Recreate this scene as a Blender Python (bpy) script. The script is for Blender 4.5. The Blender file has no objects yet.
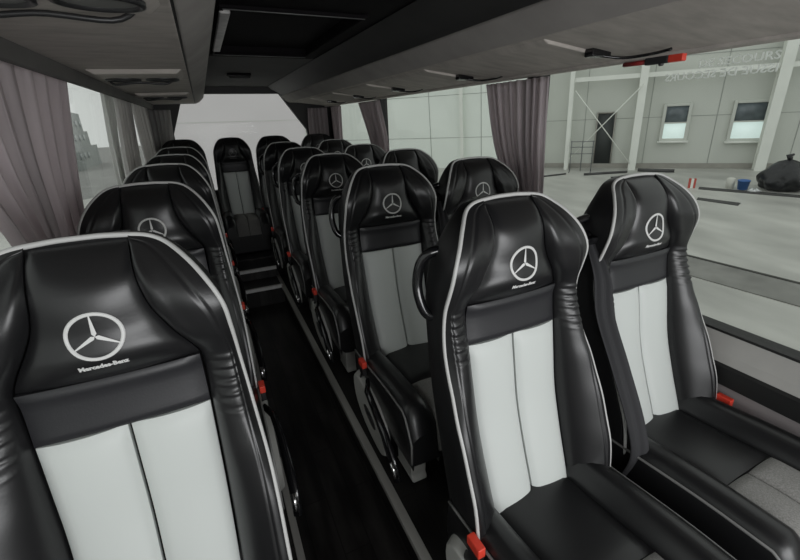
import bpy, bmesh, math, random
from mathutils import Vector, Matrix
random.seed(4)
SC = bpy.context.scene
COL = SC.collection
PI = math.pi

# ------------------------------------------------------------------ camera
FPX = 412.25
CAM = Vector((0.0, -0.7358, 1.5087))
YAW, PITCH, ROLL = math.radians(25.463), math.radians(20.639), math.radians(-1.7605)
cy, sy, cp, sp = math.cos(YAW), math.sin(YAW), math.cos(PITCH), math.sin(PITCH)
FW = Vector((sy*cp, cy*cp, -sp)); RT = Vector((cy, -sy, 0)); UP = RT.cross(FW)
c_, s_ = math.cos(ROLL), math.sin(ROLL)
RT, UP = c_*RT + s_*UP, -s_*RT + c_*UP
cd = bpy.data.cameras.new('camera'); cam = bpy.data.objects.new('camera', cd); COL.objects.link(cam)
M4 = Matrix((RT, UP, -FW)).transposed().to_4x4(); M4.translation = CAM
cam.matrix_world = M4
cd.sensor_width = 36; cd.lens = FPX/800*36
cd.shift_x = -(414.43-400)/800; cd.shift_y = (274.0-280)/800
cd.clip_start = .02; cd.clip_end = 300
SC.camera = cam

# ------------------------------------------------------------------ materials
def mat(name, col, rough=.5, metal=0., spec=.5, bump=None, coat=0., noise=None, trans=0., sheen=0.):
    m = bpy.data.materials.new(name); m.use_nodes = True
    nt = m.node_tree; b = nt.nodes['Principled BSDF']
    b.inputs['Base Color'].default_value = (*col, 1)
    b.inputs['Roughness'].default_value = rough
    b.inputs['Metallic'].default_value = metal
    b.inputs['Specular IOR Level'].default_value = spec
    b.inputs['Coat Weight'].default_value = coat
    if sheen: b.inputs['Sheen Weight'].default_value = sheen
    tc = nt.nodes.new('ShaderNodeTexCoord')
    if noise:   # (scale, amount, stretch)
        sc, amt, st = noise
        mp = nt.nodes.new('ShaderNodeMapping'); mp.inputs['Scale'].default_value = st
        n = nt.nodes.new('ShaderNodeTexNoise'); n.inputs['Scale'].default_value = sc; n.inputs['Detail'].default_value = 5
        r = nt.nodes.new('ShaderNodeMapRange')
        r.inputs['From Min'].default_value = .3; r.inputs['From Max'].default_value = .7
        r.inputs['To Min'].default_value = 1-amt; r.inputs['To Max'].default_value = 1+amt
        mx = nt.nodes.new('ShaderNodeVectorMath'); mx.operation = 'SCALE'
        mx.inputs[0].default_value = col
        nt.links.new(tc.outputs['Object'], mp.inputs[0]); nt.links.new(mp.outputs[0], n.inputs['Vector'])
        nt.links.new(n.outputs['Fac'], r.inputs['Value']); nt.links.new(r.outputs[0], mx.inputs['Scale'])
        nt.links.new(mx.outputs[0], b.inputs['Base Color'])
    if bump:    # (scale, strength, distance)
        sc, stn, dist = bump
        n = nt.nodes.new('ShaderNodeTexNoise'); n.inputs['Scale'].default_value = sc; n.inputs['Detail'].default_value = 4
        bp = nt.nodes.new('ShaderNodeBump'); bp.inputs['Strength'].default_value = stn; bp.inputs['Distance'].default_value = dist
        nt.links.new(tc.outputs['Object'], n.inputs['Vector']); nt.links.new(n.outputs['Fac'], bp.inputs['Height'])
        nt.links.new(bp.outputs[0], b.inputs['Normal'])
    return m

LEATHER = mat('black_leather', (.012, .012, .013), .33, bump=(260, .10, .001), spec=.55)
LEATHER2 = mat('black_band_leather', (.022, .022, .025), .42, bump=(260, .15, .001), spec=.5)
WHITE = mat('pale_grey_leather', (.62, .65, .63), .45, bump=(180, .08, .001), spec=.4)
FABRIC = mat('grey_seat_fabric', (.27, .265, .255), .9, bump=(700, .5, .001), noise=(300, .25, (1, 1, 1)), spec=.2)
SHELL = mat('black_shell_plastic', (.010, .010, .011), .45, bump=(400, .1, .001))
GLOSS = mat('gloss_black_plastic', (.008, .008, .009), .12, spec=.6, bump=(30, .02, .001))
PIPING = mat('pale_piping', (.54, .54, .53), .5, bump=(500, .1, .001))
CPIPE = mat('grey_cushion_piping', (.20, .20, .195), .5, bump=(500, .1, .001))
PIPEDARK = mat('dark_piping', (.02, .02, .02), .5, bump=(500, .1, .001))
SILVER = mat('silver_embroidery', (.72, .72, .71), .45, bump=(900, .3, .0005))
GREYPL = mat('grey_seat_plastic', (.48, .48, .455), .5, noise=(8, .06, (1, 1, 1)))
CHARC = mat('charcoal_plastic', (.02, .02, .021), .4, noise=(10, .1, (1, 1, 1)))
RED = mat('red_plastic', (.75, .06, .035), .4, noise=(30, .08, (1, 1, 1)))
CHROME = mat('bright_metal', (.8, .8, .8), .2, metal=1, noise=(20, .04, (1, 1, 1)))
BELT = mat('belt_webbing', (.035, .035, .038), .75, bump=(400, .5, .001), spec=.3)
RACK = mat('rack_fabric_grey', (.35, .33, .315), .85, bump=(220, .35, .001), noise=(7, .10, (1, 1, 1)), spec=.2)
RACKPALE = mat('rack_underside_grey', (.45, .415, .385), .8, bump=(150, .3, .001), noise=(9, .14, (1, 3, 1)), spec=.2)
VAL = mat('valance_grey', (.13, .125, .12), .8, noise=(7, .1, (1, 1, 1)))
RACKDARK = mat('rack_door_dark', (.035, .034, .034), .6, noise=(5, .15, (1, 1, 1)))  # weak light on the upper rack doors is put into this dark colour
CEIL = mat('headliner_dark_grey', (.075, .073, .071), .9, bump=(200, .3, .001), noise=(6, .08, (1, 1, 1)))
BLACKROOF = mat('black_roof_panel', (.004, .003, .004), .8, spec=.15, noise=(4, .2, (1, 1, 1)))
WALLP = mat('sidewall_panel', (.32, .29, .29), .8, bump=(150, .2, .001), noise=(6, .06, (1, 1, 1)))
LEDGE = mat('window_ledge_grey', (.42, .41, .39), .6, noise=(8, .08, (1, 1, 1)))
RUBBER = mat('black_rubber', (.010, .010, .010), .6, noise=(8, .1, (1, 1, 1)))
TRIM = mat('brushed_aluminium_trim', (.55, .54, .51), .5, metal=.4, noise=(30, .12, (1, .05, 1)))
NOSE = mat('pale_step_nosing', (.88, .88, .86), .5, noise=(30, .08, (1, 1, 1)))
def cloth(name, col, tr):
    m = mat(name, col, .9, bump=(300, .3, .001), spec=.1); nt = m.node_tree
    b = nt.nodes['Principled BSDF']; o = nt.nodes['Material Output']
    t = nt.nodes.new('ShaderNodeBsdfTranslucent'); t.inputs[0].default_value = (*col, 1)
    x = nt.nodes.new('ShaderNodeMixShader'); x.inputs[0].default_value = tr
    nt.links.new(b.outputs[0], x.inputs[1]); nt.links.new(t.outputs[0], x.inputs[2]); nt.links.new(x.outputs[0], o.inputs[0]); return m
CURT = cloth('mauve_grey_curtain', (.66, .60, .615), .5)
CURT2 = cloth('grey_curtain', (.66, .64, .63), .55)
SHEER = cloth('pale_curtain', (.70, .70, .68), .5)

def wood_floor():
    m = mat('black_plank_vinyl', (.02, .02, .02), .45)
    nt = m.node_tree; b = nt.nodes['Principled BSDF']
    tc = nt.nodes.new('ShaderNodeTexCoord'); mp = nt.nodes.new('ShaderNodeMapping')
    mp.inputs['Scale'].default_value = (14, 2.2, 1)
    n = nt.nodes.new('ShaderNodeTexNoise'); n.inputs['Scale'].default_value = 1.2; n.inputs['Detail'].default_value = 6
    cr = nt.nodes.new('ShaderNodeValToRGB')
    cr.color_ramp.elements[0].position = .38; cr.color_ramp.elements[0].color = (.008, .007, .007, 1)
    cr.color_ramp.elements[1].position = .68; cr.color_ramp.elements[1].color = (.045, .042, .04, 1)
    br = nt.nodes.new('ShaderNodeTexBrick'); br.inputs['Scale'].default_value = 1
    br.inputs['Color1'].default_value = (1, 1, 1, 1); br.inputs['Color2'].default_value = (.6, .6, .6, 1); br.inputs['Mortar'].default_value = (.2, .2, .2, 1)
    br.inputs['Brick Width'].default_value = .5; br.inputs['Row Height'].default_value = .09; br.inputs['Mortar Size'].default_value = .002
    mp2 = nt.nodes.new('ShaderNodeMapping'); mp2.inputs['Rotation'].default_value = (0, 0, PI/2)
    mx = nt.nodes.new('ShaderNodeMix'); mx.data_type = 'RGBA'; mx.blend_type = 'MULTIPLY'; mx.inputs[0].default_value = 1
    L = nt.links
    L.new(tc.outputs['Object'], mp.inputs[0]); L.new(mp.outputs[0], n.inputs['Vector']); L.new(n.outputs['Fac'], cr.inputs[0])
    L.new(tc.outputs['Object'], mp2.inputs[0]); L.new(mp2.outputs[0], br.inputs['Vector'])
    L.new(cr.outputs[0], mx.inputs[6]); L.new(br.outputs[0], mx.inputs[7]); L.new(mx.outputs[2], b.inputs['Base Color'])
    return m
FLOORM = wood_floor()

def glass_mat():
    m = bpy.data.materials.new('window_glass'); m.use_nodes = True; nt = m.node_tree; nt.nodes.clear()
    o = nt.nodes.new('ShaderNodeOutputMaterial'); t = nt.nodes.new('ShaderNodeBsdfTransparent')
    t.inputs[0].default_value = (.95, .965, .95, 1)
    g = nt.nodes.new('ShaderNodeBsdfGlossy'); g.inputs['Roughness'].default_value = .02
    lw = nt.nodes.new('ShaderNodeLayerWeight'); lw.inputs[0].default_value = .5   # facing = 1-|cos|, same from both sides
    pw = nt.nodes.new('ShaderNodeMath'); pw.operation = 'POWER'; pw.inputs[1].default_value = 5; nt.links.new(lw.outputs['Facing'], pw.inputs[0])
    f = nt.nodes.new('ShaderNodeMath'); f.operation = 'MULTIPLY_ADD'; f.inputs[1].default_value = .4; f.inputs[2].default_value = .002; nt.links.new(pw.outputs[0], f.inputs[0])
    mx = nt.nodes.new('ShaderNodeMixShader')
    nt.links.new(f.outputs[0], mx.inputs[0]); nt.links.new(t.outputs[0], mx.inputs[1]); nt.links.new(g.outputs[0], mx.inputs[2])
    nt.links.new(mx.outputs[0], o.inputs[0]); return m
GLASS = glass_mat()

# ------------------------------------------------------------------ mesh helpers
class MB:
    """collects geometry for ONE mesh object"""
    def __init__(s): s.v = []; s.f = []; s.m = []
    def add(s, vs, fs, mi=0):
        k = len(s.v); s.v += [tuple(p) for p in vs]; s.f += [tuple(i+k for i in f) for f in fs]; s.m += [mi]*len(fs); return s
    def box(s, x0, x1, y0, y1, z0, z1, mi=0, M=None):
        vs = [Vector((x, y, z)) for z in (z0, z1) for y in (y0, y1) for x in (x0, x1)]
        if M: vs = [M @ v for v in vs]
        return s.add(vs, [(0, 2, 3, 1), (4, 5, 7, 6), (0, 1, 5, 4), (1, 3, 7, 5), (3, 2, 6, 7), (2, 0, 4, 6)], mi)
    def prism(s, pts, y0, y1, mi=0, M=None):      # pts in (x,z), extruded in y
        n = len(pts); vs = [Vector((p[0], y0, p[1])) for p in pts] + [Vector((p[0], y1, p[1])) for p in pts]
        if M: vs = [M @ v for v in vs]
        return s.add(vs, [tuple(range(n))[::-1], tuple(range(n, 2*n))] + [(i, (i+1) % n, n+(i+1) % n, n+i) for i in range(n)], mi)
    def grid(s, P, mi=0, closeu=False):
        nu, nv = len(P), len(P[0]); k = len(s.v)
        vs = [p for r in P for p in r]; fs = []
        for i in range(nu - (0 if closeu else 1)):
            for j in range(nv-1):
                a = i*nv+j; b = ((i+1) % nu)*nv+j; fs.append((a, b, b+1, a+1))
        return s.add(vs, fs, mi)
    def tube(s, pts, r, n=8, mi=0, cap=True, flat=1.0):
        pts = [Vector(p) for p in pts]; rings = []; prev = None
        for i, p in enumerate(pts):
            t = (pts[min(i+1, len(pts)-1)] - pts[max(i-1, 0)]).normalized()
            if prev is None:
                a = t.orthogonal().normalized()
            else:
                a = (prev - prev.dot(t)*t).normalized()
            prev = a; b = t.cross(a); rr = r[i] if isinstance(r, (list, tuple)) else r
            rings.append([p + rr*(math.cos(2*PI*k/n)*a + flat*math.sin(2*PI*k/n)*b) for k in range(n)])
        k0 = len(s.v); s.v += [tuple(q) for R in rings for q in R]
        for i in range(len(rings)-1):
            for k in range(n):
                s.f.append((k0+i*n+k, k0+i*n+(k+1) % n, k0+(i+1)*n+(k+1) % n, k0+(i+1)*n+k)); s.m.append(mi)
        if cap:
            s.f.append(tuple(k0+k for k in range(n))[::-1]); s.m.append(mi)
            s.f.append(tuple(k0+(len(rings)-1)*n+k for k in range(n))); s.m.append(mi)
        return s
    def build(s, name, mats, parent=None, smooth=True, bevel=0, sub=0, M=None, solid=0, recalc=True, seg=2):
        me = bpy.data.meshes.new(name); me.from_pydata(s.v, [], s.f)
        if M is not None: me.transform(M)
        for m in (mats if isinstance(mats, (list, tuple)) else [mats]): me.materials.append(m)
        for p, i in zip(me.polygons, s.m): p.material_index = i
        if recalc:
            bm = bmesh.new(); bm.from_mesh(me); bmesh.ops.recalc_face_normals(bm, faces=bm.faces)
            bm.to_mesh(me); bm.free()
        o = bpy.data.objects.new(name, me); COL.objects.link(o)
        if parent: o.parent = parent
        if solid:
            md = o.modifiers.new('solid', 'SOLIDIFY'); md.thickness = solid; md.offset = 1
        if bevel:
            md = o.modifiers.new('bevel', 'BEVEL'); md.width = bevel; md.segments = seg; md.limit_method = 'ANGLE'; md.angle_limit = math.radians(35)
        if sub:
            md = o.modifiers.new('sub', 'SUBSURF'); md.levels = sub; md.render_levels = sub
        if smooth:
            me.polygons.foreach_set('use_smooth', [True]*len(me.polygons))
            if bevel or (not sub and smooth == 'angle'):
                md = o.modifiers.new('wn', 'WEIGHTED_NORMAL') if bevel else None
        return o

def tag(o, label=None, cat=None, group=None, kind=None):
    if label: o['label'] = label
    if cat: o['category'] = cat
    if group: o['group'] = group
    if kind: o['kind'] = kind
    return o
def empty(name, loc=(0, 0, 0), rz=0):
    o = bpy.data.objects.new(name, None); COL.objects.link(o); o.location = loc; o.rotation_euler = (0, 0, rz); o.empty_display_size = .1
    return o
def lerp(a, b, t): return a + (b-a)*t
def interp(tab, x):
    if x <= tab[0][0]: return tab[0][1]
    for (a, fa), (b, fb) in zip(tab, tab[1:]):
        if x <= b:
            t = (x-a)/(b-a); return fa + (fb-fa)*t
    return tab[-1][1]
def csp(tab, x):      # smooth (monotone-ish) interpolation
    n = len(tab)
    if x <= tab[0][0]: return tab[0][1]
    if x >= tab[-1][0]: return tab[-1][1]
    for i in range(n-1):
        if x <= tab[i+1][0]:
            x0, y0 = tab[i]; x1, y1 = tab[i+1]; h = x1-x0
            m0 = (y1-tab[i-1][1])/(x1-tab[i-1][0]) if i > 0 else (y1-y0)/h
            m1 = (tab[i+2][1]-y0)/(tab[i+2][0]-x0) if i < n-2 else (y1-y0)/h
            t = (x-x0)/h
            return (2*t**3-3*t**2+1)*y0 + (t**3-2*t**2+t)*h*m0 + (-2*t**3+3*t**2)*y1 + (t**3-t**2)*h*m1
def smooth_path(pts, n):
    """Catmull-Rom through pts, n samples"""
    P = [Vector(p) for p in pts]; out = []
    for k in range(n):
        u = k/(n-1)*(len(P)-1); i = min(int(u), len(P)-2); t = u-i
        a, b, c, d = P[max(i-1, 0)], P[i], P[i+1], P[min(i+2, len(P)-1)]
        out.append(.5*((2*b) + (c-a)*t + (2*a-5*b+4*c-d)*t*t + (3*b-a-3*c+d)*t**3))
    return out
def sstep(a, b, x):
    t = max(0, min(1, (x-a)/(b-a))); return t*t*(3-2*t)

# ------------------------------------------------------------------ the seat
YC = [(.45, -.165), (.55, -.138), (.638, -.108), (.75, -.062), (.85, -.026), (.95, -.003), (1.03, .014), (1.07, .022), (1.115, .027),
      (1.14, .022), (1.17, .015), (1.207, .016), (1.25, .015), (1.285, .020), (1.31, .038), (1.328, .060), (1.338, .078)]
def yc(z): return csp(YC, z)
OUT = [(.198, .47), (.204, .60), (.207, .75), (.207, .90), (.198, 1.02), (.192, 1.10), (.188, 1.17), (.182, 1.225), (.160, 1.275), (.130, 1.312), (.094, 1.334), (.04, 1.341), (0, 1.342)]
OUTP = smooth_path([(x, 0, z) for x, z in OUT], 90)
YP = [(.47, -.175), (.62, -.165), (.727, -.148), (.796, -.120), (.85, -.096), (.90, -.068), (.95, -.042), (.99, -.016), (1.03, .004), (1.08, .017), (1.125, .018),
      (1.17, .006), (1.21, -.003), (1.24, .000), (1.27, .012), (1.30, .036), (1.325, .066), (1.342, .080)]
def ypipe(z): return csp(YP, z)
def yback(z): return -.12+.3*(z-.638)+.115-.085*sstep(1.08, 1.345, z)
SEAM = [(.119, .47), (.120, .62), (.126, .80), (.131, 1.03), (.131, 1.12), (.118, 1.15), (.095, 1.19), (.077, 1.23), (.068, 1.28), (.066, 1.325)]
def seam_x(z):
    return csp([(b, a) for a, b in SEAM], z)
def edge_roll(s, k=10, d=.012):      # s in -1..1 -> how far the border is drawn back into the seam
    return d*abs(s)**k

def head_y(x, z):
    h = seam_x(z); s = max(-1, min(1, x/h))
    return yc(z) - .014*(1-s*s)*sstep(1.34, 1.22, z) - .010*math.exp(-((z-1.165)/.035)**2)*(1-s**4)

def recl(M_angle):
    """reclines backrest geometry about the hip"""
    return Matrix.Translation((0, -.12, .55)) @ Matrix.Rotation(-M_angle, 4, 'X') @ Matrix.Translation((0, .12, -.55))

DULL = mat('dull_embroidery', (.16, .16, .16), .5, bump=(900, .3, .0005))
def emblem_parts(parent, RM, SILVER=SILVER):
    cz = 1.207; R, r = .0388, .0330
    m = MB()
    def P(x, z, e=.0022): return (x, head_y(x, z)-e, z)
    n = 40
    prof = ((R, .0008), (R-.001, .0026), (r+.001, .0026), (r, .0008))
    m.grid([[P(q*math.cos(2*PI*k/n), cz+q*math.sin(2*PI*k/n), e) for q, e in prof] for k in range(n)], closeu=True)
    for k in range(3):     # three-pointed star: each arm a ridged kite
        a = PI/2 + k*2*PI/3; u = (math.cos(a), math.sin(a)); w = (-u[1], u[0])
        tip = (u[0]*r*1.03, u[1]*r*1.03); b1 = (u[0]*.004+w[0]*.0033, u[1]*.004+w[1]*.0033); b2 = (u[0]*.004-w[0]*.0033, u[1]*.004-w[1]*.0033)
        t1 = (tip[0]+w[0]*.0009, tip[1]+w[1]*.0009); t2 = (tip[0]-w[0]*.0009, tip[1]-w[1]*.0009)
        q = [P(t1[0], cz+t1[1]), P(b1[0], cz+b1[1]), P(0, cz, .003), P(b2[0], cz+b2[1]), P(t2[0], cz+t2[1])]
        m.add(q, [(0, 1, 2), (0, 2, 4), (4, 2, 3)])
    m.build('star_emblem', SILVER, parent, M=RM, recalc=False)
    cu = bpy.data.curves.new('t', 'FONT'); cu.body = 'Mercedes-Benz'; cu.size = .0125; cu.align_x = 'CENTER'; cu.resolution_u = 2; cu.offset = .0007
    to = bpy.data.objects.new('t', cu); COL.objects.link(to)
    bpy.context.view_layer.update()
    me = bpy.data.meshes.new_from_object(to.evaluated_get(bpy.context.evaluated_depsgraph_get()))
    bpy.data.objects.remove(to)
    xs = [v.co.x for v in me.vertices]; sc = .066/(max(xs)-min(xs)); 
    m = MB(); vs = []
    for v in me.vertices:
        x, z = v.co.x*sc, cz-.0535+v.co.y*sc*1.1; vs.append(P(x, z, .0012))
    m.add(vs, [tuple(p.vertices) for p in me.polygons]); bpy.data.meshes.remove(me)
    m.build('lettering', SILVER, parent, M=RM, recalc=False, smooth=False)

def pillow(m, fx, fy, z0, z1, nu, nv, back=.02, edge=.009, pz=14, px=10):
    """front-facing padded panel: fx(s,z)->x, fy(x,z,s)->y ; borders tucked back, closed behind"""
    F = []; B = []
    for j in range(nv+1):
        t = -1+2*j/nv; z = lerp(z0, z1, (t+1)/2)
        row = []; rb = []
        for i in range(nu+1):
            s = -1+2*i/nu; s = math.copysign(abs(s)**.8, s)
            tt = math.copysign(abs(t)**.8, t); zz = lerp(z0, z1, (tt+1)/2)
            x = fx(s, zz); y = fy(x, zz, s) + edge*max(abs(s)**px, abs(tt)**pz)
            row.append((x, y, zz)); rb.append((x, yc(zz)+back, zz))
        F.append(row); B.append(rb)
    m.grid(F)
    m.grid([r[::-1] for r in B])
    for a, b in ((F[0], B[0]), (F[-1][::-1], B[-1][::-1]), ([r[0] for r in F][::-1], [r[0] for r in B][::-1]), ([r[-1] for r in F], [r[-1] for r in B])):
        m.grid([b, a])
    return m

def make_seat(label, aisle=-1, handle=-1, lever=True, recline=0., piping=True, emblem=True, raise_back=0., legdrop=0., belt=False):
    root = empty('coach_seat')
    tag(root, label, 'seat', 'coach seats')
    RM = recl(recline)
    # --- backrest shell
    m = MB(); full = [Vector((x, 0, z)) for x, _, z in OUTP]
    full = full + [Vector((-p.x, 0, p.z)) for p in full[::-1][1:]]
    cen = Vector((0, 0, .92)); rings = []
    for sc, t in ((.93, .12), (.985, .04), (1.0, .07), (1.0, .3), (.995, .6), (.975, .8), (.93, .93), (.84, 1.0), (.5, 1.06), (.02, 1.08)):
        rg = []
        for p in full:
            z = cen.z+(p.z-cen.z)*(sc if sc < .6 else sc*.6+.4)
            if sc < .6: z = .92+(p.z-.92)*sc
            rg.append(Vector((p.x*sc, lerp(ypipe(z), yback(z), t), z)))
        rings.append(rg)
    m.grid(rings)
    bot = [r[0] for r in rings] + [r[-1] for r in rings[::-1]]
    m.add(bot, [tuple(range(len(bot)))])
    m.build('backrest_shell', SHELL, root, M=RM)
    # --- piping
    m = MB(); m.tube([(p.x, ypipe(p.z)-.002, p.z) for p in full], .0044 if piping else .004, 8)
    m.build('piping', PIPING if piping else PIPEDARK, root, M=RM)
    # --- head centre, with emblem
    m = MB(); pillow(m, lambda s, z: s*seam_x(z)*.985, lambda x, z, s: head_y(x, z), 1.122, 1.337, 20, 26, back=.04, edge=.007)
    hp = m.build('headrest_panel', LEATHER, root, M=RM)
    if emblem: emblem_parts(hp, RM, SILVER if piping else DULL)
    # --- band between head and inserts
    m = MB(); pillow(m, lambda s, z: s*.129, lambda x, z, s: yc(z)-.004-.006*(1-s*s)-.006*sstep(1.09, 1.12, z), 1.026, 1.121, 16, 10, edge=.007)
    m.build('shoulder_band', LEATHER2, root, M=RM)
    # --- two pale inserts
    for sd in (-1, 1):
        m = MB()
        pillow(m, lambda s, z: sd*(.0028+(s+1)/2*(seam_x(z)-.0055)), lambda x, z, s: yc(z)-.004-.009*(1-s*s), .60, 1.024, 12, 30, edge=.008)
        m.build('backrest_insert', WHITE, root, M=RM)
    # --- side bolsters from the hip up round the head
    inner = smooth_path([(a, 0, b) for a, b in SEAM], 90)
    NT, NS = 150, 22
    outer_all = smooth_path([(x, 0, z) for x, z in OUT[:11]], NT+1)
    inner_all = smooth_path([(a, 0, b) for a, b in SEAM], NT+1)
    def resample(P, f):     # param so that z runs alike until the shoulder
        return P
    for sd in (-1, 1):
        m = MB(); rows = []; back = []
        for j in range(NT+1):
            v = j/NT; zo = None
            # outer: arclength mix; inner by matching height
            lo = lerp(.47, 1.334, v)
            # outer point by path fraction weighted on height up to the shoulder
            po = path_at(OUT[:12], v); 
            zi = lerp(.47, 1.3, v) if v < .8 else lerp(lerp(.47, 1.3, .8), 1.334, (v-.8)/.2)
            zi = path_z(v)
            xi = seam_x(zi)*1.0+.001
            row = []; rb = []
            for i in range(NS+1):
                s = i/NS
                x = lerp(xi, po[0], s) + .012*math.sin(PI*s)**2*(1-sstep(1.2, 1.3, zi)); z = lerp(zi, po[1], s)
                yi = yc(zi)+.006; yo = ypipe(po[1])-.004
                A = lerp(.040, .019, sstep(1.0, 1.15, z)) * (1-.75*sstep(1.22, 1.33, z))
                A *= sstep(.42, .60, z)*.35+.65
                bump = math.sin(PI*min(1, s**.75))**.8 if 0 < s < 1 else 0
                y = lerp(yi, yo, s) - A*bump - .005*math.exp(-((s-.14)/.10)**2)*sstep(1.12, 1.2, z)*(1-sstep(1.27, 1.33, z))
                # inner seam groove and double-stitched seam near the edge
                y += .0035*math.exp(-((s-.66)/.03)**2)
                # gathered ruffles at the waist
                wdw = sstep(1.0, 1.035, z)*(1-sstep(1.105, 1.135, z))
                y += .0045*math.sin(z*2*PI/.0165 + 2.0*math.sin(s*3))*wdw*math.sin(PI*min(1, s*1.15)) if s < .87 else 0
                row.append((sd*x, y, z)); rb.append((sd*x, lerp(yc(zi)+.03, yo+.012, s), z))
            rows.append(row); back.append(rb)
        m.grid(rows); m.grid([r[::-1] for r in back])
        for a, b in (([r[0] for r in rows], [r[0] for r in back]), ([r[-1] for r in rows], [r[-1] for r in back]), (rows[0], back[0]), (rows[-1], back[-1])):
            m.grid([a, b])
        m.build('side_bolster', LEATHER, root, M=RM)
    # --- seat cushion: base, rear pad, two fabric inserts, side bolsters, front roll
    def ct(y):        # top of the seat pad along its length
        return csp([(-.552, .520), (-.549, .575), (-.541, .618), (-.52, .645), (-.47, .656), (-.36, .652), (-.2, .638), (-.05, .630)], y)
    m = MB()
    zb = .455 if piping else .337
    m.prism([(-.203, .52), (-.185, zb), (.185, zb), (.203, .52), (.203, .60), (-.203, .60)], -.535, -.02)
    m.build('cushion_base', SHELL, root, bevel=.02, seg=3)
    def pad(name, x0, x1, y0, y1, mt, puff=.008, nu=10, nv=14):
        m = MB(); F = []; B = []
        for j in range(nv+1):
            t = -1+2*j/nv; t = math.copysign(abs(t)**.8, t); y = lerp(y0, y1, (t+1)/2); r = []; b = []
            for i in range(nu+1):
                s = -1+2*i/nu; s = math.copysign(abs(s)**.8, s); x = lerp(x0, x1, (s+1)/2)
                r.append((x, y, ct(y)+puff*(1-s*s)-.008*max(abs(s)**12, abs(t)**12))); b.append((x, y, .51))
            F.append(r); B.append(b)
        m.grid(F); m.grid([r[::-1] for r in B])
        for a, b in ((F[0], B[0]), (F[-1], B[-1]), ([r[0] for r in F], [r[0] for r in B]), ([r[-1] for r in F], [r[-1] for r in B])): m.grid([a, b])
        m.build(name, mt, root)
    ya, yb_ = (-.552, -.36) if piping else (-.552, -.10)
    if piping: pad('seat_pad', -.110, .110, -.358, -.06, LEATHER)
    pad('seat_insert', -.110, -.002, ya, yb_, FABRIC, .005)
    pad('seat_insert', .002, .110, ya, yb_, FABRIC, .005)
    for sd in (-1, 1):
        m = MB(); rows = []
        ys = [-.562, -.560, -.552, -.540, -.52, -.50] + [lerp(-.46, -.05, k/14) for k in range(15)]
        def bt(y): return lerp(.600, .698, sstep(-.566, -.500, y)**.55) - .022*sstep(-.42, -.05, y)
        for y in ys:
            h = bt(y); base = .47 if y > -.555 else .50; c0 = ct(y)
            prof = [(.111, base), (.111, c0-.006), (.116, c0+.004), (.134, h-.010), (.156, h), (.182, h-.003), (.202, h-.018), (.2105, h-.05), (.209, .52), (.20, base)]
            rows.append([(sd*x, y, max(base, z)) for x, z in prof])
        m.grid(rows); m.add(rows[0], [tuple(range(10))]); m.add(rows[-1], [tuple(range(10))])
        m.build('cushion_bolster', LEATHER, root)
        pm = MB(); pm.tube([(sd*.209, -.561, .51)]+[(sd*.2085, y-.001, bt(y)-.026) for y in ys], .0035, 6)
        pm.build('cushion_piping', CPIPE if piping else PIPEDARK, root)
    # --- pedestal
    base = .292 + legdrop
    for sd in ((-1, 1) if piping else ()):
        m = MB()
        x0, x1 = sorted((sd*.095, sd*.155))
        prof = [(-.455, .46), (-.440, .40), (-.430, base+.02), (-.445, base), (-.30, base), (-.315, base+.02), (-.31, .38), (-.22, .46)]
        n = len(prof)
        m.add([(x0, y, z) for y, z in prof]+[(x1, y, z) for y, z in prof], [tuple(range(n)), tuple(range(n, 2*n))]+[(i, (i+1) % n, n+(i+1) % n, n+i) for i in range(n)])
        m.build('leg', GREYPL, root, bevel=.006, smooth=True)
    if lever:
        # grey side cover with dark oval recess, recliner lever
        m = MB(); pts = []
        for k in range(28):
            a = 2*PI*k/28; pts.append((-.225+.165*math.copysign(abs(math.cos(a))**.8, math.cos(a)), .475+.10*math.copysign(abs(math.sin(a))**.8, math.sin(a))+.30*(.165*math.cos(a))))
        xa, xb = aisle*.206, aisle*.232
        n = 28; m.add([(xa, y, z) for y, z in pts]+[(xb, -.225+(y+.225)*.93, .475+(z-.475)*.9) for y, z in pts], [tuple(range(n)), tuple(range(n, 2*n))]+[(i, (i+1) % n, n+(i+1) % n, n+i) for i in range(n)])
        sc = m.build('side_cover', GREYPL, root, bevel=.004)
        m = MB(); pts = [(-.25+.055*math.cos(2*PI*k/20), .475+.020*math.sin(2*PI*k/20)+.016*math.cos(2*PI*k/20)) for k in range(20)]
        n = 20; m.add([(aisle*.231, y, z) for y, z in pts]+[(aisle*.236, y, z) for y, z in pts], [tuple(range(n)), tuple(range(n, 2*n))]+[(i, (i+1) % n, n+(i+1) % n, n+i) for i in range(n)])
        m.build('cover_recess', CHARC, sc)
        m = MB(); m.tube([(aisle*.215, -.20, .600), (aisle*.238, -.26, .600), (aisle*.246, -.36, .580), (aisle*.248, -.44, .545), (aisle*.248, -.50, .485), (aisle*.246, -.53, .430)], [.010, .013, .014, .015, .016, .014], 10, flat=.6)
        lv = m.build('recliner_lever', GLOSS, root)
        m = MB(); m.tube([(aisle*.2485, -.498, .487), (aisle*.2475, -.522, .445)], [.0172, .0165], 10, flat=.62)
        m.build('lever_tip', CHROME, lv)
    # --- belt buckle on a stalk
    bx = aisle*(.222 if piping else .196); by = -.165
    m = MB(); m.tube([(aisle*.19, by+.06, .54), (bx, by+.02, .59), (bx, by-.01, .625)], .010, 8, flat=.5)
    m.box(bx-.008, bx+.008, by-.036, by+.004, .620, .654, 0)
    bk = m.build('belt_buckle', CHARC, root, bevel=.003)
    m = MB(); m.box(bx-.0095, bx+.0095, by-.038, by+.006, .652, .678)
    m.build('buckle_button', RED, bk, bevel=.003)
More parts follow.
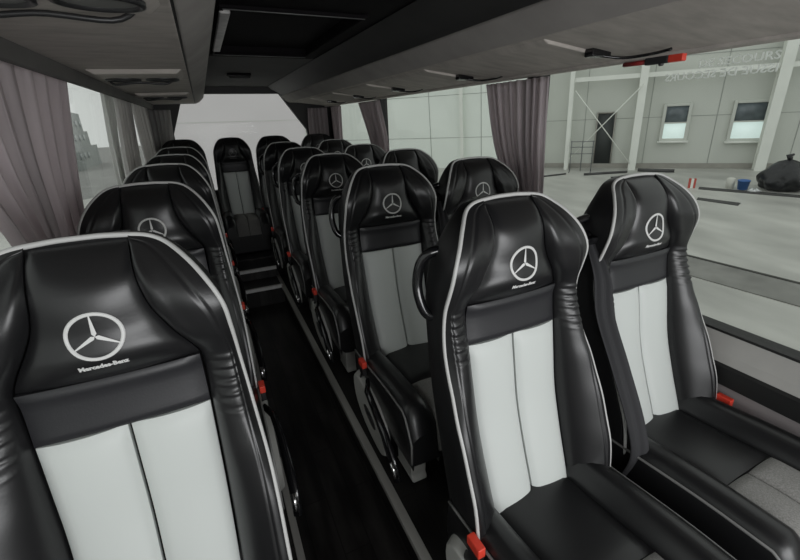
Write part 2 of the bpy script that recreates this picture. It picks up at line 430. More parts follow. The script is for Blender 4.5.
    # --- grab handle at the back of the shoulder
    if handle:
        h = handle; m = MB(); ho = .028 if belt and recline else 0
        m.tube(smooth_path([(h*.15, .08, 1.240), (h*.185, .09, 1.235), (h*(.204+ho), .10, 1.210), (h*(.213+ho), .10, 1.165), (h*(.211+ho), .09, 1.125), (h*.20, .08, 1.095), (h*.17, .07, 1.08)], 26), .0115, 10)
        m.build('grab_handle', GLOSS, root, M=RM)
    if belt:
        m = MB(); m.tube([(-.17, .07, 1.19), (-.224, .06, 1.19)], .020, 12); m.box(-.225, -.18, .030, .07, 1.18, 1.20)
        m.build('belt_guide', GLOSS, root, bevel=.004, M=RM)
        P = smooth_path([(-.205, .045, 1.185), (-.214, -.012, 1.10), (-.208, -.035, 1.0), (-.208, -.105, .88), (-.212, -.172, .76), (-.216, -.205, .66), (-.214, -.18, .56)], 40)
        m = MB(); rows = []
        for k, p in enumerate(P):
            v = k/39; w = lerp(.014, .023, min(1, v*5)); row = []
            for i in range(13):
                q = -1+2*i/12
                row.append((p.x+.010+q*w*.85+.003*math.sin(v*9), p.y-.5*w*(q)-.004*math.cos(q*6+v*4)*(1-.5*v), p.z+q*w*.10*math.sin(v*5)))
            rows.append(row)
        m.grid(rows); m.build('seat_belt', BELT, root, solid=.003, recalc=False)
    for ch in root.children:
        if raise_back and ch.name.split('.')[0] in ('backrest_shell', 'piping', 'headrest_panel', 'shoulder_band', 'backrest_insert', 'side_bolster', 'grab_handle', 'seat_belt'):
            pass
    return root

def path_at(pts, v):
    """outline point: first 78% of v climbs to the shoulder, the rest goes over the top"""
    # v -> index along pts by a fixed table
    T = [0, .14, .30, .46, .59, .675, .75, .82, .885, .93, .965, 1.0]
    for i in range(len(T)-1):
        if v <= T[i+1] or i == len(T)-2:
            t = (v-T[i])/(T[i+1]-T[i]); a = pts[max(i-1, 0)]; b = pts[i]; c = pts[i+1]; d = pts[min(i+2, len(pts)-1)]
            f = lambda k: .5*((2*b[k])+(c[k]-a[k])*t+(2*a[k]-5*b[k]+4*c[k]-d[k])*t*t+(3*b[k]-a[k]-3*c[k]+d[k])*t**3)
            x, z = f(0), f(1)
            if i == len(T)-2: x = max(x, .066)
            return (max(x, .066), z)
def path_z(v):
    return csp([(0, .47), (.14, .60), (.30, .75), (.46, .90), (.59, 1.02), (.675, 1.10), (.75, 1.165), (.82, 1.215), (.885, 1.26), (.93, 1.29), (.965, 1.315), (1.0, 1.335)], v)

def copy_tree(o, parent=None):
    c = o.copy(); COL.objects.link(c); c.parent = parent
    for ch in list(o.children): copy_tree(ch, c)
    return c

PITCHY = .75
XL, XA, XW, XCN = -.192, .610, 1.056, .234
def put(o, x, y, z=0, rz=0, label=None):
    o.location = (x, y, z); o.rotation_euler = (0, 0, rz)
    if label: o['label'] = label
    return o
# left single seats
s = make_seat('nearest seat of the left single column, large in the lower left corner', aisle=1, handle=0, recline=-.037)
put(s, XL-.011, .010, 0, .013)
Lp = make_seat('second seat of the left column, black with a star emblem half hidden', aisle=1, handle=0)
put(Lp, XL, PITCHY)
for k, lb in ((2, 'third seat of the left column, just its pale-piped top showing'),
              (3, 'fourth seat of the left column beside the gathered curtains'),
              (4, 'fifth seat of the left column, thin dark headrest top near the back')):
    put(copy_tree(Lp), XL, k*PITCHY, .012*(k == 4), 0, lb)
# aisle seats right of the gangway
s = make_seat('large foreground seat in the middle, nearest right of the aisle, two pale panels', recline=-.040)
put(s, XA-.027, -.045, -.005, .023)
s = make_seat('second seat right of the aisle, between the front seat and the gangway', recline=-.020)
put(s, XA-.005, PITCHY-.026, 0, .006)
Ap = make_seat('third seat right of the aisle with a small round star emblem')
put(Ap, XA, 2*PITCHY)
for k, lb in ((3, 'fourth seat right of the aisle, mostly hidden behind the third'),
              (4, 'fifth seat right of the aisle, pale piping down its left edge')):
    put(copy_tree(Ap), XA, k*PITCHY, .012*(k == 4), 0, lb)
# window seats on the right
s = make_seat('nearest window seat at the right, with a dark belt hanging at its left', aisle=1, handle=-1, lever=False, recline=-.007, belt=True)
put(s, XW+.028, -.018, 0, .013)
Wp = make_seat('second window seat on the right, in front of the mauve curtain', aisle=1, handle=-1, lever=False, belt=True)
put(Wp, XW-.008, PITCHY)
for k, lb in ((2, 'third window seat on the right, plain headrest against the pale window'),
              (3, 'fourth window seat on the right, small emblem below the far curtain'),
              (4, 'fifth window seat on the right, small dark headrest')):
    put(copy_tree(Wp), XW, k*PITCHY, .012*(k == 4), 0, lb)
# rear bench: four seats with dark piping
Rp = make_seat('middle seat of the rear row at the end of the aisle', aisle=1, handle=0, lever=False, piping=False, legdrop=.045)
put(Rp, XCN, 5*PITCHY, .045); Rp.scale = (.90, 1, 1)
for x, lb in ((XL, 'leftmost seat of the rear row beside the left curtains'),
              (XA+.028, 'rear row seat just right of the middle one'),
              (XW+.024, 'rightmost seat of the rear row in the back corner')):
    put(copy_tree(Rp), x, 5*PITCHY, .045, 0, lb).scale = (.99, 1, 1)
for o in list(COL.objects):
    if o.name.startswith('coach_seat') and 'rear row' in o['label']: o['group'] = 'rear row seats'
    elif o.name.startswith('coach_seat'):
        o['group'] = 'left single seats' if o.location.x < 0 else ('right aisle seats' if o.location.x < .8 else 'right window seats')

# ------------------------------------------------------------------ bus body
Y0, Y1 = -2.5, 4.2
XWL, XWR = -.46, 1.35
AX0, AX1 = .045, .370        # gangway
m = MB()
m.box(AX0, AX1, Y0, 2.5, .09, .145)                       # sunken gangway
m.box(XWL, AX0, Y0, 3.05, .09, .285, 1); m.box(AX1, XWR, Y0, 3.05, .09, .285, 1)
m.box(AX0, AX1, 2.5, 2.74, .09, .290)
m.box(AX0, AX1, 2.74, 3.05, .09, .372)
m.box(XWL, XWR, 3.05, Y1, .09, .380)
tag(m.build('floor', [FLOORM, FLOORM], smooth=False), kind='structure')
def trim(n, *b, mt=TRIM, **k):
    m = MB(); m.box(*b); return tag(m.build('trim_%d' % n, mt, bevel=.002, smooth=False), kind='structure')
trim(1, AX1-.014, AX1+.016, Y0, 3.05, .268, .2915)
trim(2, AX0-.016, AX0+.006, Y0, 3.05, .268, .2915)
trim(3, AX0+.03, AX1-.005, 2.492, 2.515, .272, .300, mt=NOSE)
trim(4, AX0+.03, AX1-.005, 2.732, 2.755, .355, .382, mt=NOSE)

def side(sgn, xg, name, n0, wins):
    """side wall below and above the glass; sgn = +1 right, -1 left. wins: list of (y0,y1)"""
    m = MB(); X = lambda d: xg - sgn*d
    prof = [(X(0), .09), (X(.012), .09), (X(.012), .70), (X(.005), .70), (X(.005), .70), (X(0), .70)]
    def pr(pts, mi, a=Y0, b=Y1): m.prism(pts, a, b, mi)
    pr([(X(-.05), .09), (X(.008), .09), (X(.008), .705), (X(-.05), .705)], 0)
    pr([(X(-.05), .705), (X(.036), .705), (X(.038), .765), (X(.030), .772), (X(-.05), .772)], 2)   # dark rail
    pr([(X(-.05), .772), (X(.028), .772), (X(.022), .80), (X(.004), .858), (X(-.05), .858)], 1)   # pale ledge
    pr([(X(-.05), .858), (X(.006), .858), (X(.006), .866), (X(-.05), .866)], 2)                    # rubber strip
    # pillars between panes and the strip above them
    ys = [Y0]+[v for w in wins for v in w]+[Y1]
    for a, b in zip(ys[0::2], ys[1::2]):
        if b-a > .001: m.box(*sorted((X(-.05), X(.004))), a, b, .866, 1.76, 2)
    m.box(*sorted((X(-.05), X(.004))), Y0, Y1, 1.74, 1.95, 2)
    tag(m.build('wall_'+name, [WALLP, LEDGE, RUBBER], smooth=False), kind='structure')
    for i, (a, b) in enumerate(wins):
        g = MB(); g.box(*sorted((X(-.012), X(-.017))), a+.002, b-.002, .862, 1.745)
        tag(g.build('window_%d' % (n0+i), GLASS, smooth=False), kind='structure')
side(1, XWR, 'right', 1, [(-2.3, .775), (.86, 2.62), (2.70, 3.95)])
side(-1, XWL, 'left', 4, [(-2.3, .70), (.76, 2.85), (2.93, 3.95)])

# rear wall with its window
m = MB(); yb = Y1
outer = [(XWL-.05, .09), (XWR+.05, .09), (XWR+.05, 1.95), (XWL-.05, 1.95)]
hole = [(-.25, .85), (1.12, .85), (1.07, 1.43), (.815, 1.80), (-.10, 1.80), (-.25, 1.43)]
bm = bmesh.new()
def loop(pts, y): 
    vs = [bm.verts.new((p[0], y, p[1])) for p in pts]; return vs, [bm.edges.new((vs[i], vs[(i+1) % len(vs)])) for i in range(len(vs))]
vo, eo = loop(outer, yb); vh, eh = loop(hole, yb)
bmesh.ops.triangle_fill(bm, edges=eo+eh, use_beauty=True)
r = bmesh.ops.extrude_face_region(bm, geom=bm.faces[:]); bmesh.ops.translate(bm, verts=[g for g in r['geom'] if isinstance(g, bmesh.types.BMVert)], vec=(0, .06, 0))
bmesh.ops.recalc_face_normals(bm, faces=bm.faces)
me = bpy.data.meshes.new('wall_back'); bm.to_mesh(me); bm.free(); me.materials.append(RACKDARK)
o = bpy.data.objects.new('wall_back', me); COL.objects.link(o); tag(o, kind='structure')
g = MB(); g.prism(hole, yb+.03, yb+.035); tag(g.build('window_7', GLASS, smooth=False), kind='structure')

# ceiling (grey headliner at the back, black roof panel in front)
m = MB(); m.box(.55-1.02, .55+.82, 2.06, Y1, 1.866, 1.95, 0)
m.box(XWL, .12, Y0, 2.06, 1.866, 1.95, 1); m.box(.62, XWR, Y0, 2.06, 1.866, 1.95, 1)
m.box(.12, .62, Y0, .90, 1.866, 1.95, 1); m.box(.12, .62, 1.92, 2.06, 1.866, 1.95, 1)
m.box(.12, .62, .90, 1.92, 1.925, 1.95, 1)
tag(m.build('ceiling', [CEIL, BLACKROOF], smooth=False), kind='structure')
# roof hatch in the black panel
ht = empty('roof_hatch', (.37, 1.4, 1.866)); tag(ht, 'black rectangular roof hatch in the ceiling above the aisle', 'hatch')
m = MB()
for b in ((-.25, .25, -.515, -.49), (-.25, .25, .495, .52), (-.25, -.235, -.49, .495), (.235, .25, -.49, .495)): m.box(*b, -.012, 0)
m.build('hatch_frame', BLACKROOF, ht, bevel=.003)
m = MB(); m.box(-.232, .232, -.486, .49, .030, .045); m.build('hatch_panel', BLACKROOF, ht, bevel=.004)
m = MB(); m.box(-.249, -.214, -.47, .36, -.020, .028); m.build('hatch_bracket', mat('pale_bracket', (.38, .37, .36), .35, noise=(25, .3, (1, 1, 1))), ht, bevel=.006)
for a in (-.502, .508):
    m = MB(); m.box(-.24, .24, a-.0015, a+.0015, -.0145, -.011); m.build('frame_seam', mat('seam_grey', (.12, .12, .12), .4, noise=(9, .1, (1, 1, 1))), ht)
hd = empty('ceiling_handle', (.333, 2.95, 1.866)); tag(hd, 'small dark recessed handle in the grey ceiling before the back window', 'handle')
m = MB(); m.box(-.085, .085, -.05, .05, -.016, 0); m.build('handle_recess', BLACKROOF, hd, bevel=.01)
m = MB(); m.tube([(-.075, -.035, -.018), (-.07, -.045, -.03), (.07, -.045, -.03), (.075, -.035, -.018)], .006, 8); m.build('handle_bar', CHARC, hd)

# luggage racks
def rack(sgn, label):
    X = lambda x: x if sgn > 0 else .9-x
    r = empty('luggage_rack', (X(1.1), 0, 1.66)); tag(r, label, 'luggage rack'); T = Matrix.Translation((-X(1.1), 0, -1.66))
    YE = 4.09
    def sw(name, pts, mt, y0=Y0+.1, y1=YE, bv=.006):
        m = MB(); m.prism([(X(a), b) for a, b in pts], y0, y1); return m.build(name, mt, r, M=T, bevel=bv)
    sw('underside_panel', [(.907, 1.7135), (1.262, 1.706 if sgn < 0 else 1.670), (1.345, 1.700 if sgn < 0 else 1.662), (1.345, 1.76), (.907, 1.74)], RACKPALE)
    sw('edge_moulding', [(.903, 1.7125), (.895, 1.714), (.87, 1.728), (.835, 1.752), (.818, 1.768), (.822, 1.778), (.905, 1.776)], RACK, bv=.004)
    sw('seam_strip', [(.900, 1.716), (.909, 1.716), (.909, 1.73), (.900, 1.73)], RUBBER, y1=YE-.002, bv=0)
    sw('door_panel', [(.822, 1.772), (.80, 1.795), (.72, 1.835), (.690, 1.864), (.86, 1.864), (.905, 1.776)] if sgn > 0 else [(.822, 1.772), (.812, 1.80), (.798, 1.835), (.790, 1.864), (.86, 1.864), (.905, 1.776)], RACKDARK)
    sw('back_shell', [(.86, 1.862), (1.345, 1.862), (1.345, 1.758), (.908, 1.745), (.905, 1.78)], RACKDARK, bv=0)
    m = MB(); m.prism([(X(a), b) for a, b in ((.80, 1.862), (.822, 1.760), (.862, 1.722), (.90, 1.706), (1.262, 1.702), (1.27, 1.658), (1.345, 1.655), (1.345, 1.862))], YE, YE+.03)
    m.build('end_cap', RACK, r, M=T, bevel=.008)
    # valance rail the curtains hang from
    m = MB(); m.prism([(X(1.262), 1.712), (X(1.268), 1.662), (X(1.276), 1.660), (X(1.290), 1.662), (X(1.290), 1.712)], Y0+.1, YE); m.build('curtain_rail', VAL if sgn < 0 else RACKPALE, r, M=T, bevel=.003)
    # service panels with reading lamps
    def sl_z(x, d): return 1.7135+(x-.907)*((1.706 if sgn < 0 else 1.670)-1.7135)/(1.262-.907)-d
    Z = sl_z
    for k, yk in enumerate((.11, 1.40, 2.70) if sgn < 0 else (.30, 1.05, 1.80, 2.55, 3.30)):
        sv = MB(); dd = .017 if sgn < 0 else .010; y0, y1 = (yk-.16, yk+.13) if sgn < 0 else (yk, yk+.62)
        pts = [(.925, Z(.925, .001)), (.945, Z(.945, dd)), (1.21, Z(1.21, dd)), (1.235, Z(1.235, .001))]
        sv.prism([(X(a), b) for a, b in pts]+[(X(1.235), Z(1.235, -.01)), (X(.925), Z(.925, -.01))], y0, y1)
        so = sv.build('service_panel', RACKPALE, r, M=T, bevel=.006)
        if sgn < 0:
            for lx in (1.005, 1.145):
                L = MB(); n = 32; rings = []
                for rad, d in ((1.0, dd+.0), (1.0, dd+.008), (.88, dd+.009), (.84, dd+.002)):
                    rings.append([(X(lx+.062*rad*math.cos(2*PI*q/n)), yk+.03+.052*rad*math.sin(2*PI*q/n), Z(lx, d)) for q in range(n)])
                L.grid([[R_[q] for R_ in rings] for q in range(n)], closeu=True)
                L.build('lamp_ring', CHARC, so, M=T)
                L = MB(); L.add([(X(lx+.053*math.cos(2*PI*q/n)), yk+.03+.045*math.sin(2*PI*q/n), Z(lx, dd+.003)) for q in range(n)], [tuple(range(n))])
                L.build('lamp_lens', mat('lamp_lens_grey', (.20, .20, .19), .3, noise=(20, .1, (1, 1, 1))), so, M=T, recalc=False)
            H = MB(); H.tube(smooth_path([(X(1.205), yk+.135, Z(1.2, .002)), (X(1.19), yk+.118, Z(1.19, dd+.012)), (X(1.10), yk+.114, Z(1.1, dd+.006)), (X(1.0), yk+.118, Z(1.0, dd+.012)), (X(.96), yk+.135, Z(.96, .002))], 20), .005, 8)
            H.build('panel_handle', CHARC, so, M=T)
        else:
            H = MB(); H.box(1.09, 1.17, y0-.03, y0+.004, Z(1.13, .018), Z(1.13, -.005)); H.build('panel_slot', GLOSS, so, M=T, bevel=.004)
            H = MB(); H.tube(smooth_path([(1.13, y0-.02, Z(1.13, .014)), (1.19, y0-.06, Z(1.19, .016)), (1.21, y0-.14, Z(1.21, .012)), (1.20, y0-.20, Z(1.2, .010))], 16), .0045, 8)
            H.build('cable_loop', GLOSS, so, M=T)
    return r
rack(1, 'grey luggage rack running above the right windows')
rack(-1, 'grey luggage rack above the left curtains, lamps in its underside')

# curtains
def curtain(label, sgn, rows, folds, mt=CURT, grp='window curtains', amp=.014, ph=0, drift=0., rear=False):
    """rows: (z, y0, y1) from top to bottom; hangs inside the glass"""
    x = 1.312 if sgn > 0 else -.422
    tab0 = sorted((z, a) for z, a, b in rows); tab1 = sorted((z, b) for z, a, b in rows)
    z1 = rows[0][0]; z0 = rows[-1][0]; NU, NV = folds*12, 26; F = []
    rnd = random.Random(ph+7); jit = [rnd.uniform(.6, 1.3) for _ in range(folds+2)]; wv = [rnd.uniform(-.25, .25) for _ in range(folds+2)]
    m = MB()
    for i in range(NU+1):
        u = i/NU; col = []
        for j in range(NV+1):
            z = lerp(z1, z0, j/NV); a, b = csp(tab0, z), csp(tab1, z)
            k = int(u*folds); fr = u*folds-k
            am = amp*lerp(jit[k], jit[k+1], fr)
            phs = 2*PI*u*folds + .5*math.sin(j*.12+k) + wv[k] + 1.1*math.sin(u*7+ph)
            px, py = x+drift*u**1.5+am*math.sin(phs)+.003*math.sin(phs*2+1), lerp(a, b, u)+.30*am*math.cos(phs*2)+.004*math.sin(phs*2.7)
            if rear: px, py = lerp(a, b, u), 4.135+am*math.sin(phs)
            col.append((px, py, z))
        F.append(col)
    m.grid(F)
    o = m.build('curtain', mt, solid=.002, recalc=False)
    tag(o, label, 'curtain', grp); return o
curtain('mauve-grey gathered curtain at the right window behind the front seats', 1, [(1.655, .69, 1.12), (1.40, .69, 1.045), (1.18, .68, .93), (.95, .675, .85)], 9, grp='right curtains')
curtain('grey curtain at the right window, farther back beside the fourth row', 1, [(1.655, 2.59, 3.06), (1.32, 2.45, 2.80), (1.0, 2.42, 2.66)], 8, ph=2, grp='right curtains')
curtain('dark narrow curtain in the right rear corner', 1, [(1.655, 3.66, 3.95), (1.3, 3.70, 3.93), (1.0, 3.72, 3.9)], 6, ph=3, grp='right curtains')
curtain('wide mauve-grey curtain filling the left edge', -1, [(1.693, .30, 1.40), (1.44, .36, 1.19), (1.24, .48, 1.05), (.95, .55, .95)], 9, ph=5, amp=.018, grp='left curtains')
curtain('pale thin curtain fold on the left window, right of the wide one', -1, [(1.693, 2.0, 2.30), (1.32, 1.85, 2.04), (1.0, 1.8, 1.95)], 3, mt=SHEER, ph=8, grp='left curtains')
curtain('grey gathered curtain beside the fourth left seat', -1, [(1.693, 2.42, 3.05), (1.25, 2.15, 2.8), (1.0, 2.15, 2.7)], 8, ph=9, mt=CURT2, grp='left curtains')
curtain('farthest left curtain, ahead of the rear corner', -1, [(1.693, 3.15, 4.05), (1.3, 3.15, 4.1), (1.0, 3.15, 4.1)], 11, ph=11, mt=CURT2, grp='left curtains')

curtain('pale grey curtain at the left side of the back window', -1, [(1.655, -.44, -.23), (1.44, -.44, -.25), (1.0, -.44, -.30)], 5, ph=21, mt=CURT2, grp='back window curtains', rear=True)
curtain('mauve-grey curtain at the right side of the back window', 1, [(1.652, 1.09, 1.30), (1.40, 1.08, 1.30), (1.0, 1.12, 1.3)], 5, ph=22, grp='back window curtains', rear=True)
# emergency hammer and the exit lettering on the glass
hm = empty('emergency_hammer', (1.28, .21, 1.652)); tag(hm, 'red and black emergency hammer clipped above the right window', 'hammer')
m = MB(); m.tube([(0, .10, .001), (0, .02, 0)], .008, 8, flat=.8); m.build('hammer_handle', mat('dark_red', (.28, .02, .02), .4, noise=(20, .1, (1, 1, 1))), hm)
m = MB(); m.box(-.010, .010, -.055, .02, -.010, .012); m.tube([(0, -.03, -.016), (0, -.03, .016)], .008, 8); m.build('hammer_clip', CHARC, hm, bevel=.003)
m = MB(); m.box(-.010, .010, -.100, -.055, -.010, .011); m.build('hammer_head', RED, hm, bevel=.003)
LET = cloth('frosted_lettering', (.93, .95, .93), .75)
def glass_text(body, y_left, y_right, z, h, mirror=False):
    cu = bpy.data.curves.new('t', 'FONT'); cu.body = body; cu.size = 1; cu.resolution_u = 2; cu.extrude = .01; cu.offset = .016
    to = bpy.data.objects.new('t', cu); COL.objects.link(to); bpy.context.view_layer.update()
    me = bpy.data.meshes.new_from_object(to.evaluated_get(bpy.context.evaluated_depsgraph_get())); bpy.data.objects.remove(to)
    xs = [v.co.x for v in me.vertices]; a, b = min(xs), max(xs); m = MB()
    vs = []
    for v in me.vertices:
        u = (v.co.x-a)/(b-a); u = 1-u if mirror else u
        vs.append((1.3595-v.co.z*.05, lerp(y_left, y_right, u), z+v.co.y/.72*h))
    m.add(vs, [tuple(p.vertices) for p in me.polygons]); bpy.data.meshes.remove(me)
    return m.build('glass_lettering', LET, smooth=False)
tag(glass_text('ISSUE DE SECOURS', .215, -.09, 1.596, .021, True), 'mirrored pale exit words, lower line on the right window glass', 'lettering')
tag(glass_text('DE SECOURS', .115, -.09, 1.626, .021), 'pale exit words, upper line on the right window glass', 'lettering')

# ------------------------------------------------------------------ the hall outside (stands on its own level floor; the coach leans a little)
V = Vector((-.0617364, -.0357368, .9974525)).normalized()
S = 1.3; HH = 2.3*S
E1 = Vector((.6432124, -.76558769, .01238151)).normalized(); E2 = V.cross(E1)
HM = Matrix((E1, E2, V)).transposed().to_4x4(); HM.translation = CAM-HH*V
HMS = HM @ Matrix.Scale(S, 4)
CONC = mat('hall_concrete', (.46, .46, .43), .45, noise=(1.3, .22, (1, .45, 1)), bump=(3, .1, .01), spec=.4)
PANEL = mat('hall_white_panel', (.60, .62, .575), .7, noise=(.7, .05, (1, 1, 1)))
PANEL2 = mat('hall_panel_lit', (.83, .88, .83), .7, noise=(.7, .03, (1, 1, 1)))  # same white wall panel; brighter light on the left stretch put into the colour
SEAMM = mat('panel_seam', (.30, .32, .30), .7, noise=(5, .1, (1, 1, 1)))
STEEL = mat('white_painted_steel', (.82, .84, .79), .5, noise=(3, .04, (1, 1, 1)))
SKIRT = mat('skirt_concrete', (.34, .33, .30), .8, noise=(3, .1, (1, 1, 1)))
def hall(mb, name, mt, parent=None, **k): return mb.build(name, mt, parent, M=None if parent else HMS, **k)
def hempty(name, x, y, z=0):
    o = bpy.data.objects.new(name, None); COL.objects.link(o); o.matrix_world = HMS @ Matrix.Translation((x, y, z)); return o
m = MB(); m.box(-14, 14, -6, 13, -.3, 0); tag(hall(m, 'floor_hall', CONC, smooth=False), kind='structure')
m = MB(); m.box(-1.7, 14, 12.62, 12.8, 0, 5.0, 0)
for x in (-.6, .9, 2.35, 3.95, 5.4): m.box(x, x+.012, 12.612, 12.62, .12, 5.0, 1)
for z in (1.25, 2.6, 3.9): m.box(-1.7, 14, 12.614, 12.62, z, z+.012, 1)
m.box(-1.7, 14, 12.56, 12.62, 0, .12, 2)
tag(hall(m, 'wall_hall_right', [PANEL, SEAMM, SKIRT], smooth=False), kind='structure')
m = MB(); m.box(-14, -1.7, 12.40, 12.8, 0, 5.0, 0)
for x in (-1.78, -3.4, -5.0, -6.6, -8.2, -9.8): m.box(x, x+.014, 12.392, 12.40, 0, 5.0, 1)
for z in (.9, 2.09, 3.3): m.box(-14, -1.7, 12.394, 12.40, z, z+.012, 1)
tag(hall(m, 'wall_hall_left', [PANEL2, SEAMM], smooth=False), kind='structure')
def hall_col(x, w, label):
    m = MB(); d = .12
    m.box(x-w, x+w, 12.26, 12.28, 0, 5); m.box(x-w, x+w, 12.46, 12.48, 0, 5); m.box(x-w*.25, x+w*.25, 12.28, 12.46, 0, 5)
    tag(hall(m, 'steel_column', STEEL, smooth=False), label, 'column', 'hall columns')
hall_col(-.97, .05, 'thin white steel column left of the cross bracing')
hall_col(.66, .085, 'white steel column just left of the smaller hall window')
hall_col(3.36, .105, 'widest white steel column, right of the hall windows')
hall_col(-3.95, .05, 'white column on the blank brighter-lit wall left of the big curtain')
m = MB(); m.box(-.97, 6, 12.30, 12.40, 2.20, 2.30); tag(hall(m, 'steel_beam', STEEL, smooth=False), 'long white horizontal beam across the top of the hall wall', 'beam')
br = MB(); br.tube([(-.87, 12.2, 2.0), (.60, 12.2, .18)], .012, 6)
tag(hall(br, 'bracing_rod', STEEL), 'thin white diagonal rod running from upper left down to the right', 'rod', 'cross bracing')
br = MB(); br.tube([(.66, 12.23, 2.05), (-.90, 12.23, .30)], .012, 6)
tag(hall(br, 'bracing_rod', STEEL), 'thin white diagonal rod running from upper right down to the left', 'rod', 'cross bracing')
def hall_window(x0, x1, z0, z1, label):
    r = hempty('hall_window', (x0+x1)/2, 12.6, z0); tag(r, label, 'window', 'hall windows'); cx = (x0+x1)/2; h = z1-z0; w = (x1-x0)/2
    m = MB()
    for b in ((-w-.07, -w, -.07, h+.07), (w, w+.07, -.07, h+.07), (-w, w, -.07, 0), (-w, w, h, h+.07), (-w, w, h*.47, h*.47+.03)): m.box(b[0], b[1], -.06, .02, b[2], b[3])
    m.build('frame', PANEL, r, bevel=.01)
    m = MB(); m.box(-w-.1, w+.1, -.12, -.03, -.10, -.06); m.build('sill', STEEL, r)
    e = bpy.data.materials.new('daylit_pane'); e.use_nodes = True; b = e.node_tree.nodes['Principled BSDF']
    b.inputs['Base Color'].default_value = (.5, .6, .6, 1); b.inputs['Emission Color'].default_value = (.80, .93, .90, 1); b.inputs['Emission Strength'].default_value = .55
    m = MB(); m.box(-w, w, -.02, 0, 0, h*.47); m.build('lower_pane', e, r)
    m = MB(); m.box(-w, w, -.02, 0, h*.47+.03, h); m.build('upper_pane', mat('shaded_pane', (.17, .20, .22), .15, noise=(2.5, .5, (1, 1, 1))), r)
hall_window(1.27, 1.74, .74, 1.50, 'smaller daylit window in the hall wall, between the two columns')
hall_window(2.70, 3.32, .71, 1.50, 'larger daylit window in the hall wall, left of the widest column')
dr = hempty('hall_door', -.08, 12.6); tag(dr, 'dark grey door in the hall wall behind the cross bracing', 'door')
m = MB(); m.box(-.20, .20, -.04, 0, .12, 1.40); m.build('door_leaf', mat('dark_door', (.045, .05, .05), .5, noise=(3, .1, (1, 1, 1))), dr)
m = MB(); m.box(-.235, -.20, -.05, .01, .12, 1.43); m.box(.20, .235, -.05, .01, .12, 1.43); m.box(-.20, .20, -.05, .01, 1.40, 1.43); m.build('door_frame', SKIRT, dr)
rk = MB()
for x in (-.85, -.58, -.32):
    rk.tube([(x, 12.1, 0), (x, 12.1, .78)], .012, 6)
for z in (.45, .62, .76): rk.tube([(-.87, 12.1, z), (-.28, 12.1, z)], .010, 6)
rk.tube([(-.85, 12.1, 0), (-.85, 11.8, 0)], .012, 6); rk.tube([(-.32, 12.1, 0), (-.32, 11.8, 0)], .012, 6)
tag(hall(rk, 'metal_stand', mat('grey_tube', (.16, .17, .17), .5, noise=(5, .1, (1, 1, 1)))), 'grey tubular metal stand in front of the hall wall, left of the dark door', 'stand')
def bar(label, p, q, r): 
    m = MB(); m.tube([(*p, r), (*q, r)], r, 8); tag(hall(m, 'floor_pipe', mat('dark_pipe', (.07, .07, .07), .6, noise=(5, .2, (1, 1, 1)))), label, 'pipe', 'pipes on the hall floor')
bar('dark pipe lying on the hall floor below the dark door', (-.45, 11.5), (.55, 11.9), .03)
bar('dark pipe on the hall floor against the wall under the smaller window', (.8, 12.1), (1.6, 12.0), .04)
bar('dark pipe on the hall floor at the left, right beside the curtain', (-1.75, 11.0), (-.9, 11.6), .02)
# things on the hall floor
def bag():
    m = MB(); NU, NV = 44, 26; F = []
    for i in range(NU):
        a = 2*PI*i/NU; col = []
        for j in range(NV+1):
            t = j/NV; r = .36*math.sin(PI*(.10+.86*t)**.8)**.62
            r *= 1+.10*math.sin(a*5+t*4)+.07*math.sin(a*9-t*7)+.035*math.sin(a*17+t*13)
            z = .56*t*(1+.04*math.sin(a*4)) + (.06*sstep(.93, 1, t))
            if t > .94: r = .03
            if j == 0: r *= .7
            col.append((3.27+r*1.15*math.cos(a), 10.35+r*math.sin(a), max(0, z)))
        F.append(col)
    m.grid(F, closeu=True)
    m.add([c[0] for c in F], [tuple(range(NU))]); m.add([c[-1] for c in F], [tuple(range(NU))])
    m.tube([(3.27, 10.35, .58), (3.23, 10.35, .65), (3.31, 10.35, .68)], [.04, .05, .02], 8)
    tag(hall(m, 'garbage_bag', mat('black_bag_plastic', (.018, .019, .021), .28, bump=(9, .9, .03), noise=(6, .2, (1, 1, 1)))), 'big black plastic rubbish bag on the hall floor at the right edge', 'rubbish bag')
bag()
m = MB(); n = 20
m.grid([[(2.62+r*math.cos(2*PI*k/n), 10.30+r*math.sin(2*PI*k/n), z) for r, z in ((0, 0), (.085, 0), (.105, .17), (.11, .17), (.11, .185), (.09, .185), (.08, .15), (0, .15))] for k in range(n)], closeu=True)
tag(hall(m, 'bucket', mat('blue_plastic', (.06, .16, .42), .4, noise=(8, .1, (1, 1, 1)))), 'small blue bucket on the hall floor left of the rubbish bag', 'bucket')
m = MB(); m.grid([[(2.42+r*math.cos(2*PI*k/n), 10.38+r*math.sin(2*PI*k/n), z) for r, z in ((0, 0), (.07, 0), (.075, .20), (.03, .22), (0, .22))] for k in range(n)], closeu=True)
tag(hall(m, 'canister', mat('pale_plastic', (.6, .6, .55), .5, noise=(8, .1, (1, 1, 1)))), 'whitish canister on the hall floor beside the blue bucket', 'canister')
rr = MB()
for k in range(9):
    a0 = k*.7; rr.add([(2.78+.13*math.cos(a0), 10.12+.07*math.sin(a0), .0), (2.78+.13*math.cos(a0+.7), 10.12+.07*math.sin(a0+.7), .0), (2.78+.05*math.cos(a0+.3), 10.12+.03*math.sin(a0), .05+.02*(k % 2)), (2.78, 10.12, .03)], [(0, 1, 2), (0, 2, 3), (1, 3, 2), (0, 3, 1)])
tag(hall(rr, 'crumpled_sheet', mat('white_sheet', (.8, .82, .82), .7, noise=(8, .05, (1, 1, 1)))), 'crumpled white sheet on the hall floor at the foot of the rubbish bag', 'sheet')
m = MB(); m.box(1.675, 1.715, 10.30, 10.35, 0, .20, 0); m.box(1.715, 1.765, 10.305, 10.345, 0, .19, 1); m.box(1.765, 1.805, 10.30, 10.35, 0, .20, 0)
